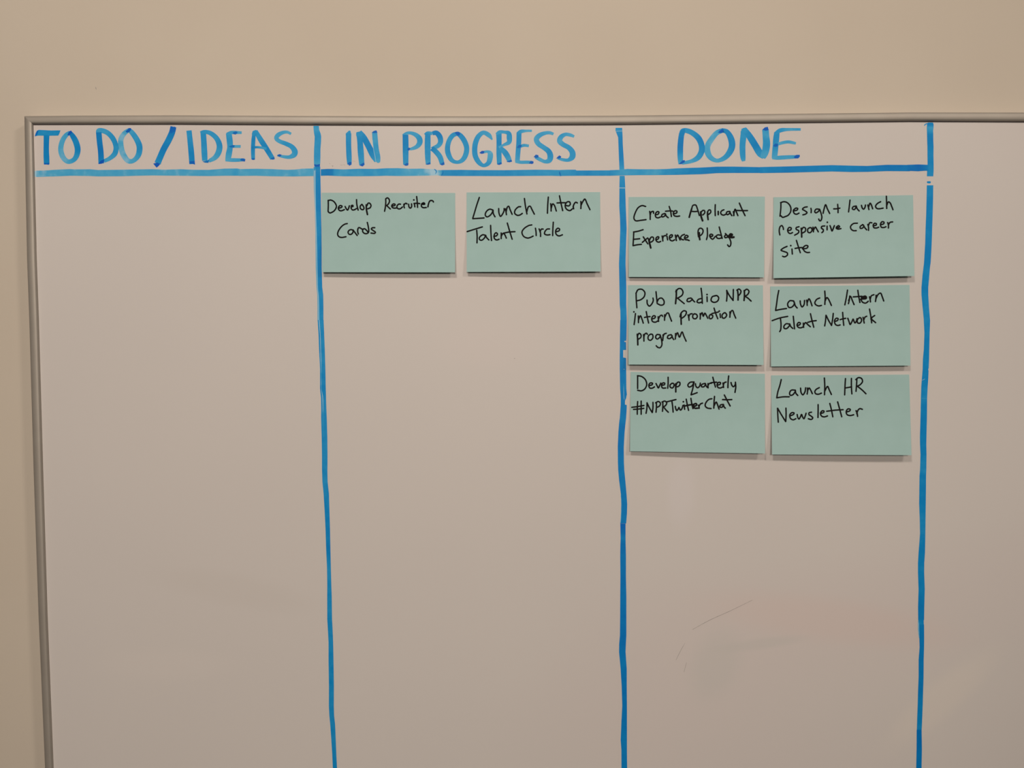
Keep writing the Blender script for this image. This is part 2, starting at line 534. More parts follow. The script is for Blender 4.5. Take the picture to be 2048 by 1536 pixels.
HEAD = [
    ('T', 'TO DO / IDEAS', A1, [
        'p.42 188,338 200,300 215,266 240,254 400,262 518,260 505,300 490,328 360,330 230,328',
        'p.85 188,338 203,292 222,264 236,262 228,300 212,326',
        'r340,322,74,.5 337,420,70,.6 336,520,70,.55 338,600,74 342,697,72,.5',
        'p.95 304,672 330,682 374,674 368,702 345,698 310,696']),
    ('O', 'TO DO / IDEAS', A1, [
        'r640,285,44,.25 592,320,58 545,390,64,.15 522,500,68,.15 548,600,68,.12 612,660,60,.12 680,643,60,.25 722,590,68,.35 738,500,76,.5 712,400,76,.45 672,330,66,.6 640,286,48,.6',
        'p1.0 606,312 632,272 655,262 668,288 640,320 618,330']),
    ('D', 'TO DO / IDEAS', A1, [
        'r985,300,26,.3 1000,262,50,.2 1050,263,62,.25 1120,292,64,.3 1175,345,66,.35 1212,410,66,.4 1230,490,66,.35 1212,560,68,.3 1150,618,54,.25 1075,655,46,.2',
        'r1008,285,72,.6 1018,400,72,.65 1034,540,72,.7 1040,684,74,.35',
        'p.95 1000,692 1030,650 1078,630 1076,672 1045,688']),
    ('O', 'TO DO / IDEAS', A1, [
        'r1400,252,50,.2 1335,300,60,.12 1293,370,66,.1 1292,460,70,.15 1318,560,72,.12 1380,648,66,.08 1435,655,58,.15 1490,615,64,.2 1524,550,74,.35 1528,460,76,.4 1490,370,72,.3 1430,285,64,.25 1396,254,50,.3',
        'p.95 1350,276 1395,230 1420,232 1426,250 1405,275 1372,292']),
    ('slash', 'TO DO / IDEAS', A1, [
        'r1964,214,76,.8 1945,290,80,.7 1900,390,82,.5 1840,500,80,.6 1800,590,80,.5 1760,684,82,.35',
        'p.9 1925,216 1985,214 1998,240 1990,275 1925,300 1918,250',
        'p.95 1704,686 1760,672 1794,690 1778,714 1748,738']),
    ('I', 'TO DO / IDEAS', A2, [
        'r243,262,68,.35 258,400,70,.4 272,540,74,.5 283,692,72,.45', 'p.9 245,658 316,650 321,700 290,690 248,686']),
    ('D', 'TO DO / IDEAS', A2, [
        'r425,285,72,.35 433,400,72,.4 440,540,76,.35 446,650,70,.3',
        'r388,290,34,.3 440,278,46,.3 520,298,58,.3 595,362,66,.35 633,450,74,.4 625,530,76,.3 580,605,66,.2 495,655,42,.2 ',
        'p.75 415,660 460,650 502,640 492,677 445,674']),
    ('E', 'TO DO / IDEAS', A2, [
        'r752,296,74,.3 765,400,78,.35 768,480,72,.3 752,570,78,.25 740,645,66,.2',
        'r725,306,30,.3 790,288,44,.3 918,290,34,.15', 'p.85 802,288 845,272 868,288 840,315 810,308',
        'r770,466,34,.3 905,466,36,.1', 'p.8 750,466 800,448 828,450 822,482 778,480',
        'r708,640,34,.15 790,640,48,.2 880,640,44,.25 955,636,34,.3', 'p.9 893,640 920,618 966,630 958,660 925,655']),
    ('A', 'TO DO / IDEAS', A2, [
        'r1078,275,46,.35 1066,400,52,.5 1062,520,52,.45 1064,632,48,.35',
        'r1095,268,52,.3 1160,380,68,.35 1225,480,68,.5 1312,622,62,.35',
        'r1045,485,30,.6 1100,476,30,.5 1160,480,30,.25 1235,496,34,.3',
        'p.35 1046,305 1064,266 1100,254 1124,274 1134,318 1056,330',
        'p.85 1040,622 1065,612 1088,620 1082,638 1055,640', 'p.85 1288,615 1335,600 1342,628 1318,636 1298,632']),
    ('S', 'TO DO / IDEAS', A2, [
        'r1550,306,32,.15 1500,283,38,.15 1440,290,46,.2 1382,322,58,.2 1360,362,56,.2 1398,398,52,.25 1480,430,56,.35 1558,470,62,.3 1598,530,76,.3 1588,572,72,.25 1530,602,48,.25 1460,598,40,.2 1375,580,26,.2',
        'p.95 1368,584 1400,564 1428,572 1418,590 1402,600']),
    ('I', 'IN PROGRESS', A3, [
        'p.35 330,300 372,262 390,266 400,320 330,330', 'r366,300,70,.4 366,450,68,.45 372,600,68,.4 377,698,56,.3',
        'p.9 352,685 385,662 405,668 402,700 375,714']),
    ('N', 'IN PROGRESS', A3, [
        'r500,285,76,.4 512,400,72,.45 522,540,78,.4 536,708,68,.25',
        'r508,276,50,.35 560,350,74,.45 625,470,78,.55 680,580,80,.4 720,660,44,.2',
        'o700,300,68,.25 708,400,70,.25 718,500,70,.3 738,600,70,.25 745,650,56,.15',
        'r672,385,5,-.15 685,500,5,-.15 705,600,6,-.1 712,660,5,-.1',
        'p.38 462,305 468,284 520,272 545,302 540,335 464,335',
        'p.9 660,290 700,264 722,260 736,290 700,296', 'p.9 510,702 560,672 572,694 548,722 520,716']),
    ('P', 'IN PROGRESS', A3, [
        'r1060,325,30,.25 1110,298,38,.2 1160,294,42,.2 1225,318,56,.25 1272,365,70,.35 1276,420,70,.3 1235,472,54,.2 1150,504,32,.15',
        'r1094,318,74,.6 1096,450,76,.55 1096,560,74,.4 1098,700,68,.3',
        'p.9 1118,495 1140,480 1160,495 1140,520 1116,512', 'p.85 1072,704 1112,676 1134,684 1130,708 1100,716']),
    ('R', 'IN PROGRESS', A3, [
        'r1345,320,40,.3 1375,296,44,.3 1440,300,42,.2', 'r1380,300,70,.4 1378,450,76,.4 1380,600,72,.35 1385,696,62,.25',
        'r1440,298,50,.5 1490,293,62,.6 1532,340,70,.5 1543,405,66,.35 1515,455,58,.25 1430,497,44,.3',
        'r1430,490,60,.55 1480,530,66,.4 1535,600,68,.3 1565,692,60,.3',
        'p.9 1535,695 1588,664 1595,698 1562,710', 'p.85 1350,696 1408,665 1414,694 1380,702']),
    ('O', 'IN PROGRESS', A3, [
        'r1762,300,50,.35 1700,325,60,.35 1652,395,62,.3 1632,490,66,.35 1645,570,68,.35 1690,645,56,.3 1758,668,44,.3 1820,643,58,.3 1862,580,66,.3 1878,490,66,.35 1850,400,68,.35 1800,330,64,.4 1755,297,52,.4',
        'p.9 1722,288 1760,276 1790,290 1792,318 1762,332']),
    ('G', 'IN PROGRESS', A4, [
        'o535,372,24,.2 500,325,58,.2 430,290,54,.25 370,330,62,.3 330,410,68,.35 316,500,68,.4 325,590,68,.35 372,672,62,.3 430,710,46,.35 490,680,60,.3 514,610,70,.2 512,555,66,.15 480,532,34,.15 430,540,32,.2 382,548,10,.3',
        'p.95 374,550 408,522 440,526 434,556 405,562']),
    ('R', 'IN PROGRESS', A4, [
        'r625,295,72,.4 628,400,66,.45 627,550,66,.4 632,692,62,.3',
        'r592,310,30,.3 635,282,44,.3 700,284,40,.3 750,298,60,.35 760,355,70,.35 755,412,58,.25 695,444,36,.2 625,478,24,.15',
        'r645,482,50,.3 705,545,72,.35 742,605,70,.3 765,660,58,.25',
        'p.9 720,662 785,635 796,660 764,670', 'p.9 600,694 655,665 665,690 628,704']),
    ('E', 'IN PROGRESS', A4, [
        'r884,290,64,.4 880,420,64,.45 870,550,62,.35 862,662,60,.2', 'r860,300,30,.4 905,276,48,.3 965,268,34,.2 1048,266,28,.15',
        'r900,465,38,.25 950,452,38,.25 1010,460,34,.15', 'r838,655,40,.15 900,668,42,.2 980,668,42,.25 1050,670,38,.3',
        'p.85 855,482 880,448 918,446 912,475 885,486', 'p.95 1008,682 1035,652 1068,656 1070,680 1050,692']),
    ('S', 'IN PROGRESS', A4, [
        'r1325,308,34,.15 1280,292,42,.2 1225,294,46,.25 1150,322,60,.25 1106,372,68,.2 1130,430,66,.2 1200,480,62,.3 1263,530,70,.4 1285,590,76,.35 1270,645,68,.25 1215,660,46,.25 1150,632,48,.2 1095,600,44,.3',
        'p.9 1070,602 1098,570 1132,578 1132,606 1102,615']),
    ('S', 'IN PROGRESS', A4, [
        'r1590,340,32,.15 1540,320,44,.2 1480,312,46,.25 1422,345,62,.25 1403,398,68,.2 1445,440,64,.25 1520,482,64,.3 1566,540,74,.35 1565,600,76,.3 1515,640,46,.25 1440,635,40,.2 1378,614,34,.2',
        'p.9 1357,620 1398,580 1425,594 1412,620']),
    ('D', 'DONE', B1, [
        'r1045,300,68,.5 1035,380,72,.65 1028,480,74,.65 1028,600,72,.35 1032,694,58,.2',
        'r1022,300,20,.4 1050,265,48,.4 1100,262,62,.35 1180,292,68,.35 1260,360,76,.5 1300,450,76,.5 1300,530,76,.45 1255,608,70,.3 1170,655,50,.2 1050,680,40,.2',
        'p.5 1008,345 1018,285 1046,248 1088,236 1088,292 1072,345',
        'p.95 1006,694 1056,645 1085,640 1086,668 1045,690']),
    ('O', 'DONE', B1, [
        'r1580,258,56,.5 1500,290,64,.2 1430,370,70,.15 1378,460,74,.12 1378,540,78,.15 1420,612,66,.2 1500,648,50,.2 1595,612,64,.25 1660,540,78,.4 1690,460,84,.5 1678,370,82,.5 1625,280,64,.45 1560,258,54,.4',
        'p.95 1508,288 1552,250 1582,252 1576,285 1540,296']),
    ('N', 'DONE', B1, [
        'r1842,240,60,.3 1836,330,78,.3 1825,440,76,.35 1825,540,74,.35 1832,620,64,.3 1840,655,44,.25',
        'r1850,242,58,.3 1910,330,82,.4 1985,450,88,.5 2050,560,84,.35 2095,612,40,.2',
        'r2118,250,84,.25 2125,340,86,.25 2132,430,94,.35 2120,520,92,.25 2100,575,86,.2 2085,615,60,.2',
        'p.32 1800,275 1828,232 1868,222 1890,245 1872,300 1800,310',
        'p.95 2078,252 2110,222 2148,215 2160,256 2118,266']),
    ('E', 'DONE', B2, [
        'r345,285,70,.35 335,370,78,.45 328,450,74,.4 320,540,74,.25 312,620,70,.15',
        'r318,300,30,.35 385,262,54,.3 470,250,40,.25 650,248,32,.2',
        'r360,436,38,.15 420,418,40,.2 490,408,40,.25 550,418,38,.2 588,428,30,.15',
        'r282,618,24,.12 350,612,50,.2 480,604,50,.25 625,597,40,.3',
        'p.9 295,462 320,430 360,432 352,466 320,472', 'p.95 560,602 595,573 636,574 640,596 612,620 580,620']),
]
for ch, head, crop, strokes in HEAD:
    what = 'slash' if ch == 'slash' else 'letter ' + ch
    board_letter('marker_letter' if ch != 'slash' else 'marker_slash', 'blue marker %s in the heading %s' % (what, head), crop, strokes)


def line_obj(name, label, parts):
    ink = Ink(on_board)
    for p in parts:
        if p[0] == 'e':
            _, (x0, y0, s_), hor, d_, rows = p
            rr = []
            for tok in rows.split():
                q = [float(a) for a in tok.split(',')]
                if hor:
                    r = [x0 + q[0] / s_, y0 + q[1] / s_, y0 + q[2] / s_]
                else:
                    r = [y0 + q[0] / s_, x0 + q[1] / s_, x0 + q[2] / s_]
                r.append(q[3] if len(q) > 3 else d_)
                rr.append(tuple(r))
            ink.edges(rr, d_, hor)
        elif p[0] == 'r':
            ink.ribbon(parse(p[2], *p[1]), False)
        elif p[0] == 'p':
            ink.poly([(a, b_) for a, b_, _, _ in parse(p[3], *p[1])], p[2])
    o = mesh_obj(name, [WBI @ v for v in ink.v], ink.f, M_ink, wb, dens=ink.d)
    finish(o)
    o['label'] = label
    return o


S5 = 5.12
# first vertical divider (with a pale streak along its left side)
line_obj('marker_line', 'blue marker divider between first and second column', [
    ('e', A2, False, .35, '203,1836,1905,.3 250,1838,1910,.2 300,1844,1928,.3 340,1852,1936,.35 400,1850,1934 500,1844,1926 600,1842,1926,.3 680,1842,1924,.2 728,1848,1918,.2'),
    ('p', A2, .9, '1843,692 1880,700 1919,690 1919,722 1882,736 1850,722'),
    ('e', (600, 340, S5), False, .45, '-34,156,208,.5 0,160,208,.45 200,162,212,.55 400,163,215,.5 600,172,220,.45 800,178,222,.55 1000,180,222,.6 1200,186,228,.45 1280,192,238,.4 1400,198,240 1536,200,240'),
    ('e', (600, 340, S5), False, .18, '-31,140,158,.3 200,143,162 400,152,164 600,158,172 800,160,178 1000,162,180 1200,170,186 1280,178,192 1400,180,198 1536,180,200'),
    ('r', (600, 340, S5), '150,5,9,-.12 153,200,8 158,400,7 165,600,6 169,800,6 173,1000,5 179,1200,5 189,1320,6 191,1536,6'),
    ('e', (600, 640, S5), False, .42, '0,180,242 150,190,248 300,195,254 500,205,260 700,205,264,.5 800,215,267 900,217,270 1000,216,274 1200,222,280 1400,225,282 1536,225,281'),
    ('r', (600, 640, S5), '196,0,6,-.05 207,150,5 212,300,5 217,500,5,.1 219,700,5,.1 233,800,6,-.05 236,1000,4,.2 241,1200,4,.3'),
    ('e', (610, 940, S5), False, .42, '0,174,229 120,178,232 240,190,245 400,200,250,.5 600,210,256,.5 800,216,260,.55 1000,225,265,.35 1180,228,270 1300,227,274 1536,228,277'),
    ('e', (620, 1236, S5), False, .45, '0,176,225 100,182,231 250,190,237 450,190,241 700,194,245 900,193,244 1000,198,247 1100,208,258 1200,215,262 1400,228,270 1600,236,280 2200,250,296'),
])
line_obj('marker_line', 'blue marker divider between second and third column', [
    ('e', B1, False, .5, '228,200,284,.4 265,198,286,.35 300,212,288,.4 350,232,290,.5 440,236,292,.55 560,240,300,.55 700,246,308,.45 765,249,311,.3'),
    ('r', B1, '203,272,5,-.1 286,268,5,-.1'),
    ('e', B1, False, .4, '842,251,316,.35 993,248,324,.45'),
    ('r', B1, '246,1000,10,-.2 326,998,10,-.2'),
    ('e', (1200, 340, S5), False, .5, '187,199,258 300,198,262,.55 370,197,264 500,205,269,.55 600,207,273,.5 800,201,266,.45 960,194,262,.5 1050,196,265,.6 1200,199,270,.55 1380,202,269 1440,208,272,.45 1536,210,274,.5'),
    ('e', (1200, 640, S5), False, .6, '0,207,274 190,204,270 212,204,268 214,204,250 224,204,250 226,204,266 306,203,268 308,203,238 384,202,238 386,202,250 390,202,267 500,202,268,.6 700,206,270,.55 768,211,276 775,211,272 800,212,268 828,212,256 866,212,256 870,212,274 900,210,274 1000,203,268,.6 1050,196,262 1150,188,252,.7 1300,182,244,.7 1450,183,245 1536,186,249,.65'),
    ('r', (1200, 640, S5), '242,655,3,.2 244,780,4,-.1 248,820,3,.1'),
    ('r', (1200, 640, S5), '240,503,4,-.1 252,504,4,-.1'),
    ('e', (1200, 940, S5), False, .62, '0,186,249 100,195,259 250,214,272,.6 350,217,279 450,214,276 548,207,268,.6'),
    ('r', (1200, 940, S5), '214,260,4,.2 221,350,4,.15 216,450,4,.1 211,540,5,.1'),
    ('e', (1200, 940, S5), False, .65, '549,208,262,.8 640,210,262,.75 700,211,262,.55 760,209,263,.75 880,207,266,.65 1100,209,266,.7 1300,207,270 1536,206,270,.7'),
    ('e', (1200, 1236, S5), False, .68, '0,206,270 180,204,270,.7 270,196,265 350,195,262,.65 450,205,269,.6 520,211,274,.65 700,222,274 900,228,276 1050,220,276 1250,212,276,.6 1350,219,276,.55 1536,220,278,.6 2200,232,292'),
])
B3 = (1800, 220, 8.258)
line_obj('marker_line', 'blue marker divider at the right of the third column', [
    ('e', B3, False, .45, '206,470,545,.4 222,440,550,.6 240,448,556,.6 290,442,554,.25 340,444,548,.3 400,446,550,.5 500,448,550,.6 600,452,555,.5 750,453,553,.45 900,455,556,.5 1000,448,556 1095,445,550,.45'),
    ('r', B3, '404,262,14,.3 414,240,18,.35 445,226,18,.5'),
    ('p', B3, .5, '442,1192 452,1176 500,1176 512,1190 500,1212 455,1212'),
    ('e', (1800, 340, S5), False, .5, '156,275,341,.45 300,272,339 450,268,335 600,262,330 750,258,325,.55 850,252,320,.6 950,246,314,.55 1000,240,307,.5 1080,230,300,.5 1200,220,290,.55 1280,220,290,.5 1400,231,297,.45 1536,244,308,.45'),
    ('e', (1800, 640, S5), False, .5, '0,243,309 130,250,304 300,244,300,.55 400,235,298 495,232,294 500,232,290 512,231,290 516,231,293 600,224,290 680,218,284,.45 800,214,278,.45 1000,210,276,.55 1200,204,271,.55 1280,205,270 1380,210,272,.5 1536,205,270,.4'),
    ('r', (1800, 640, S5), '226,618,3,-.1 255,604,3,-.1'),
    ('r', (1800, 640, S5), '220,802,3,.2 274,804,3,.2'),
    ('e', (1800, 940, S5), False, .5, '0,205,270,.4 60,200,267 200,198,266,.5 350,196,264 500,202,262,.4 650,205,260,.45 720,200,259 850,190,256,.55 950,184,249,.5 1050,184,248 1220,190,254 1400,185,249,.6 1536,186,247,.6'),
    ('e', (1790, 1236, S5), False, .6, '0,238,294,.6 64,240,295,.45 66,244,298,.6 200,249,299,.65 300,252,298 430,242,294,.65 600,242,293 750,236,288 900,232,284,.55 1000,228,280,.5 1140,224,274,.5 1150,222,273,.75 1350,221,276,.7 1536,217,272,.7 2200,208,262'),
    ('e', (1790, 1236, S5), False, .1, '30,236,242,.2 66,234,246,.1 130,236,248,.1 205,245,250,.1'),
])
line_obj('marker_underline', 'blue marker underline running below the three headings', [
    ('e', A1, True, .15, '188,782,850,-.1 215,776,858,.1 300,774,856,.05 345,772,852,.15 450,765,850 640,756,842,.18 700,760,842 900,758,846 1000,768,850 1300,764,848,.18 1500,760,842 1700,757,838 1850,764,840 2048,758,842'),
    ('e', A2, True, .17, '126,757,842 300,765,844 500,766,846,.2 700,750,842 860,748,842,.25 900,756,844 1100,752,842,.2 1300,756,848 1500,766,850 1600,762,850 1700,750,848,.12 1838,748,846'),
    ('e', A3, True, .3, '10,758,842,.55 90,754,840,.7 150,754,842,.6 185,755,844,.3 300,760,848,.25 500,752,848,.3 700,754,846 850,745,842,.3 1000,744,845,.25 1150,752,844,.15 1300,750,842,.15 1400,756,840,.05 1470,756,838,-.1 1500,768,836,.05 1560,770,844,.25'),
    ('r', A3, '1462,758,10,.55 1486,776,14,.55 1488,800,12,.5 1476,818,6,.4'),
    ('e', A3, True, .4, '1556,768,843 1800,766,845,.42 2048,770,845'),
    ('r', A3, '1576,782,12,.6 1572,810,14,.7 1552,838,10,.7'),
    ('e', A4, True, .4, '384,768,845 700,770,846 1100,764,843,.35 1300,766,842,.32 1400,768,845,.3 1500,764,843,.35 1608,764,843,.4 1618,774,842,.45 2048,772,842,.4'),
    ('r', A4, '1402,790,12,.7 1408,820,20,.75 1420,846,14,.6'),
    ('e', B1, True, .3, '126,770,842,.4 250,766,838,.25 350,754,836,.25 500,758,834,.3 700,758,834,.2 850,755,832,.35 1000,745,830,.4 1300,736,822,.55 1500,725,808,.6 1700,724,806,.55 2048,731,806,.55'),
    ('e', B2, True, .6, '126,730,808,.5 500,721,802,.6 1050,705,787,.5 1300,712,794,.55 1500,716,792,.6 1750,701,782,.65 2048,703,784,.65'),
    ('e', B3, True, .7, '120,905,1004,.7 300,899,1012,.8 400,902,1004,.7 470,906,1004,.55'),
])
# tiny grey pen specks beside IN, thin scratches on the enamel
SP = [parse(t, *A3) for t in ('150,712,5 166,718,6', '166,708,4 160,730,4', '262,704,4 290,704,3', '300,700,3 322,704,4', '418,652,4 450,660,3',
                             '120,684,3 132,690,3')]
SC = [[(1385, 1259, .8, 0), (1420, 1240, .9, 0), (1460, 1222, .9, 0), (1505, 1200, .6, 0)],
      [(1352, 1320, .7, 0), (1362, 1300, .7, 0), (1370, 1286, .5, 0)], [(1368, 1344, .6, 0), (1373, 1325, .6, 0)]]
for nm, group in (('grey_speck', SP), ('scratch', SC), ('grey_speck', [[(1029, 717, 1.6, 0)]])):
    for st in group:
        sm = Ink(on_board)
        sm.ribbon(st, nm == 'grey_speck')
        finish(mesh_obj(nm, [WBI @ v for v in sm.v], sm.f, M_smudge, wb))
# tiny nick in the wall paint
nk = Ink(lambda a, b_, h: at(a, b_, -h))
nk.ribbon([(191.3, 174, 0.9, 0), (191.8, 176.5, 1.4, 0), (192.4, 179, 0.7, 0)], True)
o = mesh_obj('paint_nick', nk.v, nk.f, M_smudge, bpy.data.objects['wall_back'])
finish(o)

# ------------------------------------------------------------------ sticky notes
W3 = 3.0      # pen width in photo pixels


def note(label, corners, crop, words, bow, liftl, liftr, tone=0.0, lefttop=0.0):
    """corners: TL TR BR BL in photo pixels; lift of the two bottom corners and the bottom middle (metres)"""
    tl, tr, br, bl = corners

    def off(u, v):
        s = max(0.0, (v - 0.16) / 0.84)
        l = 1.25 * (liftl + (liftr - liftl) * u + bow * 4 * u * (1 - u))
        return 0.00035 + l * (0.72 * s * s + 0.28 * s)

    def uv(px, py):
        u = (px - tl[0]) / (tr[0] - tl[0])
        for _ in range(3):
            ty = tl[1] + (tr[1] - tl[1]) * u
            by = bl[1] + (br[1] - bl[1]) * u
            v = (py - ty) / (by - ty)
            lx = tl[0] + (bl[0] - tl[0]) * v
            rx = tr[0] + (br[0] - tr[0]) * v
            u = (px - lx) / (rx - lx)
        return u, v

    def proj(px, py, h):
        u, v = uv(px, py)
        return at(px, py, BOARD_Y - off(u, v) - 0.00012 - h)

    root = bpy.data.objects.new('sticky_note', None)
    root['label'] = label
    root['category'] = 'sticky note'
    root['group'] = 'mint green sticky notes on the whiteboard'
    base = at((bl[0] + br[0]) / 2, (bl[1] + br[1]) / 2)
    root.location = base
    C.objects.link(root)
    T = Matrix.Translation(-base)
    nu, nv = 16, 20
    vs, fs = [], []
    for side in (0.00012, 0.0):
        for j in range(nv + 1):
            v = j / nv
            for i in range(nu + 1):
                u = i / nu
                px = (tl[0] * (1 - u) + tr[0] * u) * (1 - v) + (bl[0] * (1 - u) + br[0] * u) * v
                py = (tl[1] * (1 - u) + tr[1] * u) * (1 - v) + (bl[1] * (1 - u) + br[1] * u) * v
                vs.append(T @ at(px, py, BOARD_Y - off(u, v) - side))
    n1 = (nu + 1) * (nv + 1)
    idx = lambda i, j, s: s * n1 + j * (nu + 1) + i
    for j in range(nv):
        for i in range(nu):
            fs.append((idx(i, j, 0), idx(i, j + 1, 0), idx(i + 1, j + 1, 0), idx(i + 1, j, 0)))
            fs.append((idx(i, j, 1), idx(i + 1, j, 1), idx(i + 1, j + 1, 1), idx(i, j + 1, 1)))
    for i in range(nu):
        fs.append((idx(i, 0, 0), idx(i + 1, 0, 0), idx(i + 1, 0, 1), idx(i, 0, 1)))
        fs.append((idx(i, nv, 0), idx(i, nv, 1), idx(i + 1, nv, 1), idx(i + 1, nv, 0)))
    for j in range(nv):
        fs.append((idx(0, j, 0), idx(0, j, 1), idx(0, j + 1, 1), idx(0, j + 1, 0)))
        fs.append((idx(nu, j, 0), idx(nu, j + 1, 0), idx(nu, j + 1, 1), idx(nu, j, 1)))
    o = mesh_obj('paper', vs, fs, M_paper, root)
    for wd_ in words:
        word, strokes = wd_[:2]
        wcrop = wd_[2] if len(wd_) > 2 else crop
        ink = Ink(proj)
        for s in strokes.split('/'):
            s = s.strip()
            if not s:
                continue
            toks = s.split()
            wd = W3
            if toks[0][0] == 'w':
                wd = float(toks[0][1:])
                toks = toks[1:]
            P = parse(' '.join(toks), wcrop[0], wcrop[1], wcrop[2], wd)
            if len(P) == 1:
                P = [(P[0][0], P[0][1], wd * 1.25, 0)]
            ink.ribbon(P, True, 1.2)
        o = mesh_obj('handwritten_word', [T @ v for v in ink.v], ink.f, M_black, root)
        finish(o)
        o['label'] = 'black handwritten ' + word
    return root


c6 = 2048 / 300.0
N1 = (630, 370, c6)
N2 = (920, 370, c6)
N3 = (1240, 380, c6)
N4 = (1530, 380, 6.4)
N5 = (1230, 560, 6.4)
N6 = (1530, 560, 6.4)
N7 = (1230, 735, 6.4)
N8 = (1530, 735, 6.4)

note('mint sticky note reading Develop Recruiter Cards, beside the first divider',
     [(643.2, 385.4), (910.4, 385.8), (910.2, 544.7), (644.3, 544.4)], N1, [
    ('word Develop', '175,240 178,400 172,580 / 172,250 250,232 350,280 425,400 415,480 350,570 240,628 200,615 172,580 / 500,480 580,460 600,420 545,400 492,450 490,510 530,555 590,560 672,525 / 695,430 730,500 770,540 800,490 825,410 / w3.6 885,435 935,425 925,395 890,405 / 880,440 885,490 920,535 980,530 1040,495 / 1045,220 1055,370 1095,540 / 1210,365 1165,410 1160,480 1200,520 1250,525 1275,480 1240,400 1210,365 / w3.5 1345,380 1350,520 1380,675 / 1370,400 1400,330 1450,330 1490,400 1460,470 1390,500', (645, 385, 15.36)),
    ('word Recruiter', '175,200 178,300 165,450 140,575 / 175,195 230,165 280,210 290,280 250,360 200,400 / 215,410 315,505 / 385,415 450,400 470,370 420,350 365,390 370,450 430,480 500,475 / 630,360 580,355 530,400 520,460 560,500 620,500 690,445 / 732,360 735,420 750,470 / 735,400 760,350 800,330 830,350 / 880,360 890,440 930,480 970,440 970,350 / 1055,340 1070,440 / 1040,228 / 1125,125 1145,300 1155,455 / 1045,335 1120,330 1220,340 / w3.8 1295,355 1370,355 1345,322 1292,345 / 1275,360 1275,430 1330,465 1420,460 / 1472,440 1490,350 1530,260 1580,245 1625,260 1640,290', (760, 385, 15.36)),
    ('word Cards', '760,955 680,975 580,1050 490,1180 465,1290 510,1360 590,1380 720,1360 / 950,1175 890,1140 820,1160 785,1220 810,1275 860,1290 920,1250 950,1180 / 940,1150 990,1220 1065,1320 / 1090,1110 1080,1190 1100,1275 / 1080,1140 1110,1080 1160,1090 1220,1130 / 1245,1120 1232,1190 1270,1245 1340,1265 1410,1230 1420,1150 1400,1020 1375,920 / 1240,1130 1290,1112 1350,1160 1400,1220 / 1605,1080 1530,1085 1500,1120 1560,1170 1625,1220 1600,1255 1490,1245', (645, 385, 15.36))],
    0.0004, 0.0042, 0.0048)
note('mint sticky note reading Launch Intern Talent Circle, in the second column',
     [(933.2, 384.8), (1200.3, 384.2), (1201.2, 542.9), (933.4, 544.0)], N2, [
    ('word Launch', '264,170 230,270 200,370 174,455 / 174,460 240,456 328,450 /'
     '450,342 405,330 360,362 345,410 368,435 410,415 440,375 450,342 / 452,345 455,390 478,434 / 528,322 532,380 552,428 580,398 602,350 602,322 /'
     '618,325 628,365 634,405 / 630,365 645,305 665,290 685,340 712,400 / 828,296 795,300 752,345 748,388 785,414 820,408 850,388 /'
     '880,185 892,280 914,395 / 912,365 932,300 958,290 980,330 1015,398'),
    ('word Intern', '1206,165 1198,270 1194,385 / 1238,255 1243,300 1244,355 / 1244,322 1265,258 1290,280 1315,355 /'
     '1358,148 1378,245 1402,350 / 1325,245 1385,242 1440,242 / 1440,278 1485,285 1506,262 1495,230 1462,232 1436,275 1450,325 1498,350 1535,325 /'
     '1545,290 1552,325 / 1545,305 1555,265 1580,235 1602,245 / 1650,225 1652,275 1650,322 / 1652,278 1680,220 1705,192 1735,255 1774,336'),
    ('word Talent', '98,636 200,604 305,572 / 228,618 234,700 232,790 / 352,688 310,680 268,712 265,742 292,755 328,730 350,690 / 350,690 365,720 394,750 /'
     '418,552 422,650 430,758 / 462,702 500,692 512,668 490,652 468,680 470,730 500,750 534,740 / 562,655 563,690 562,732 / 562,702 590,658 612,680 632,725 /'
     '646,520 675,620 712,740 / 592,658 670,642 750,637'),
    ('word Circle', '980,545 935,555 875,595 846,645 868,700 920,724 960,716 998,698 / 1030,590 1038,640 1040,690 / 1080,600 1098,650 1100,702 / 1092,640 1112,602 1135,602 /'
     '1222,600 1190,602 1160,635 1155,668 1190,682 1228,678 / 1274,508 1268,600 1265,690 / 1308,638 1352,625 1360,602 1335,590 1308,620 1312,670 1350,695 1398,680')],
    0.0006, 0.0038, 0.0050)
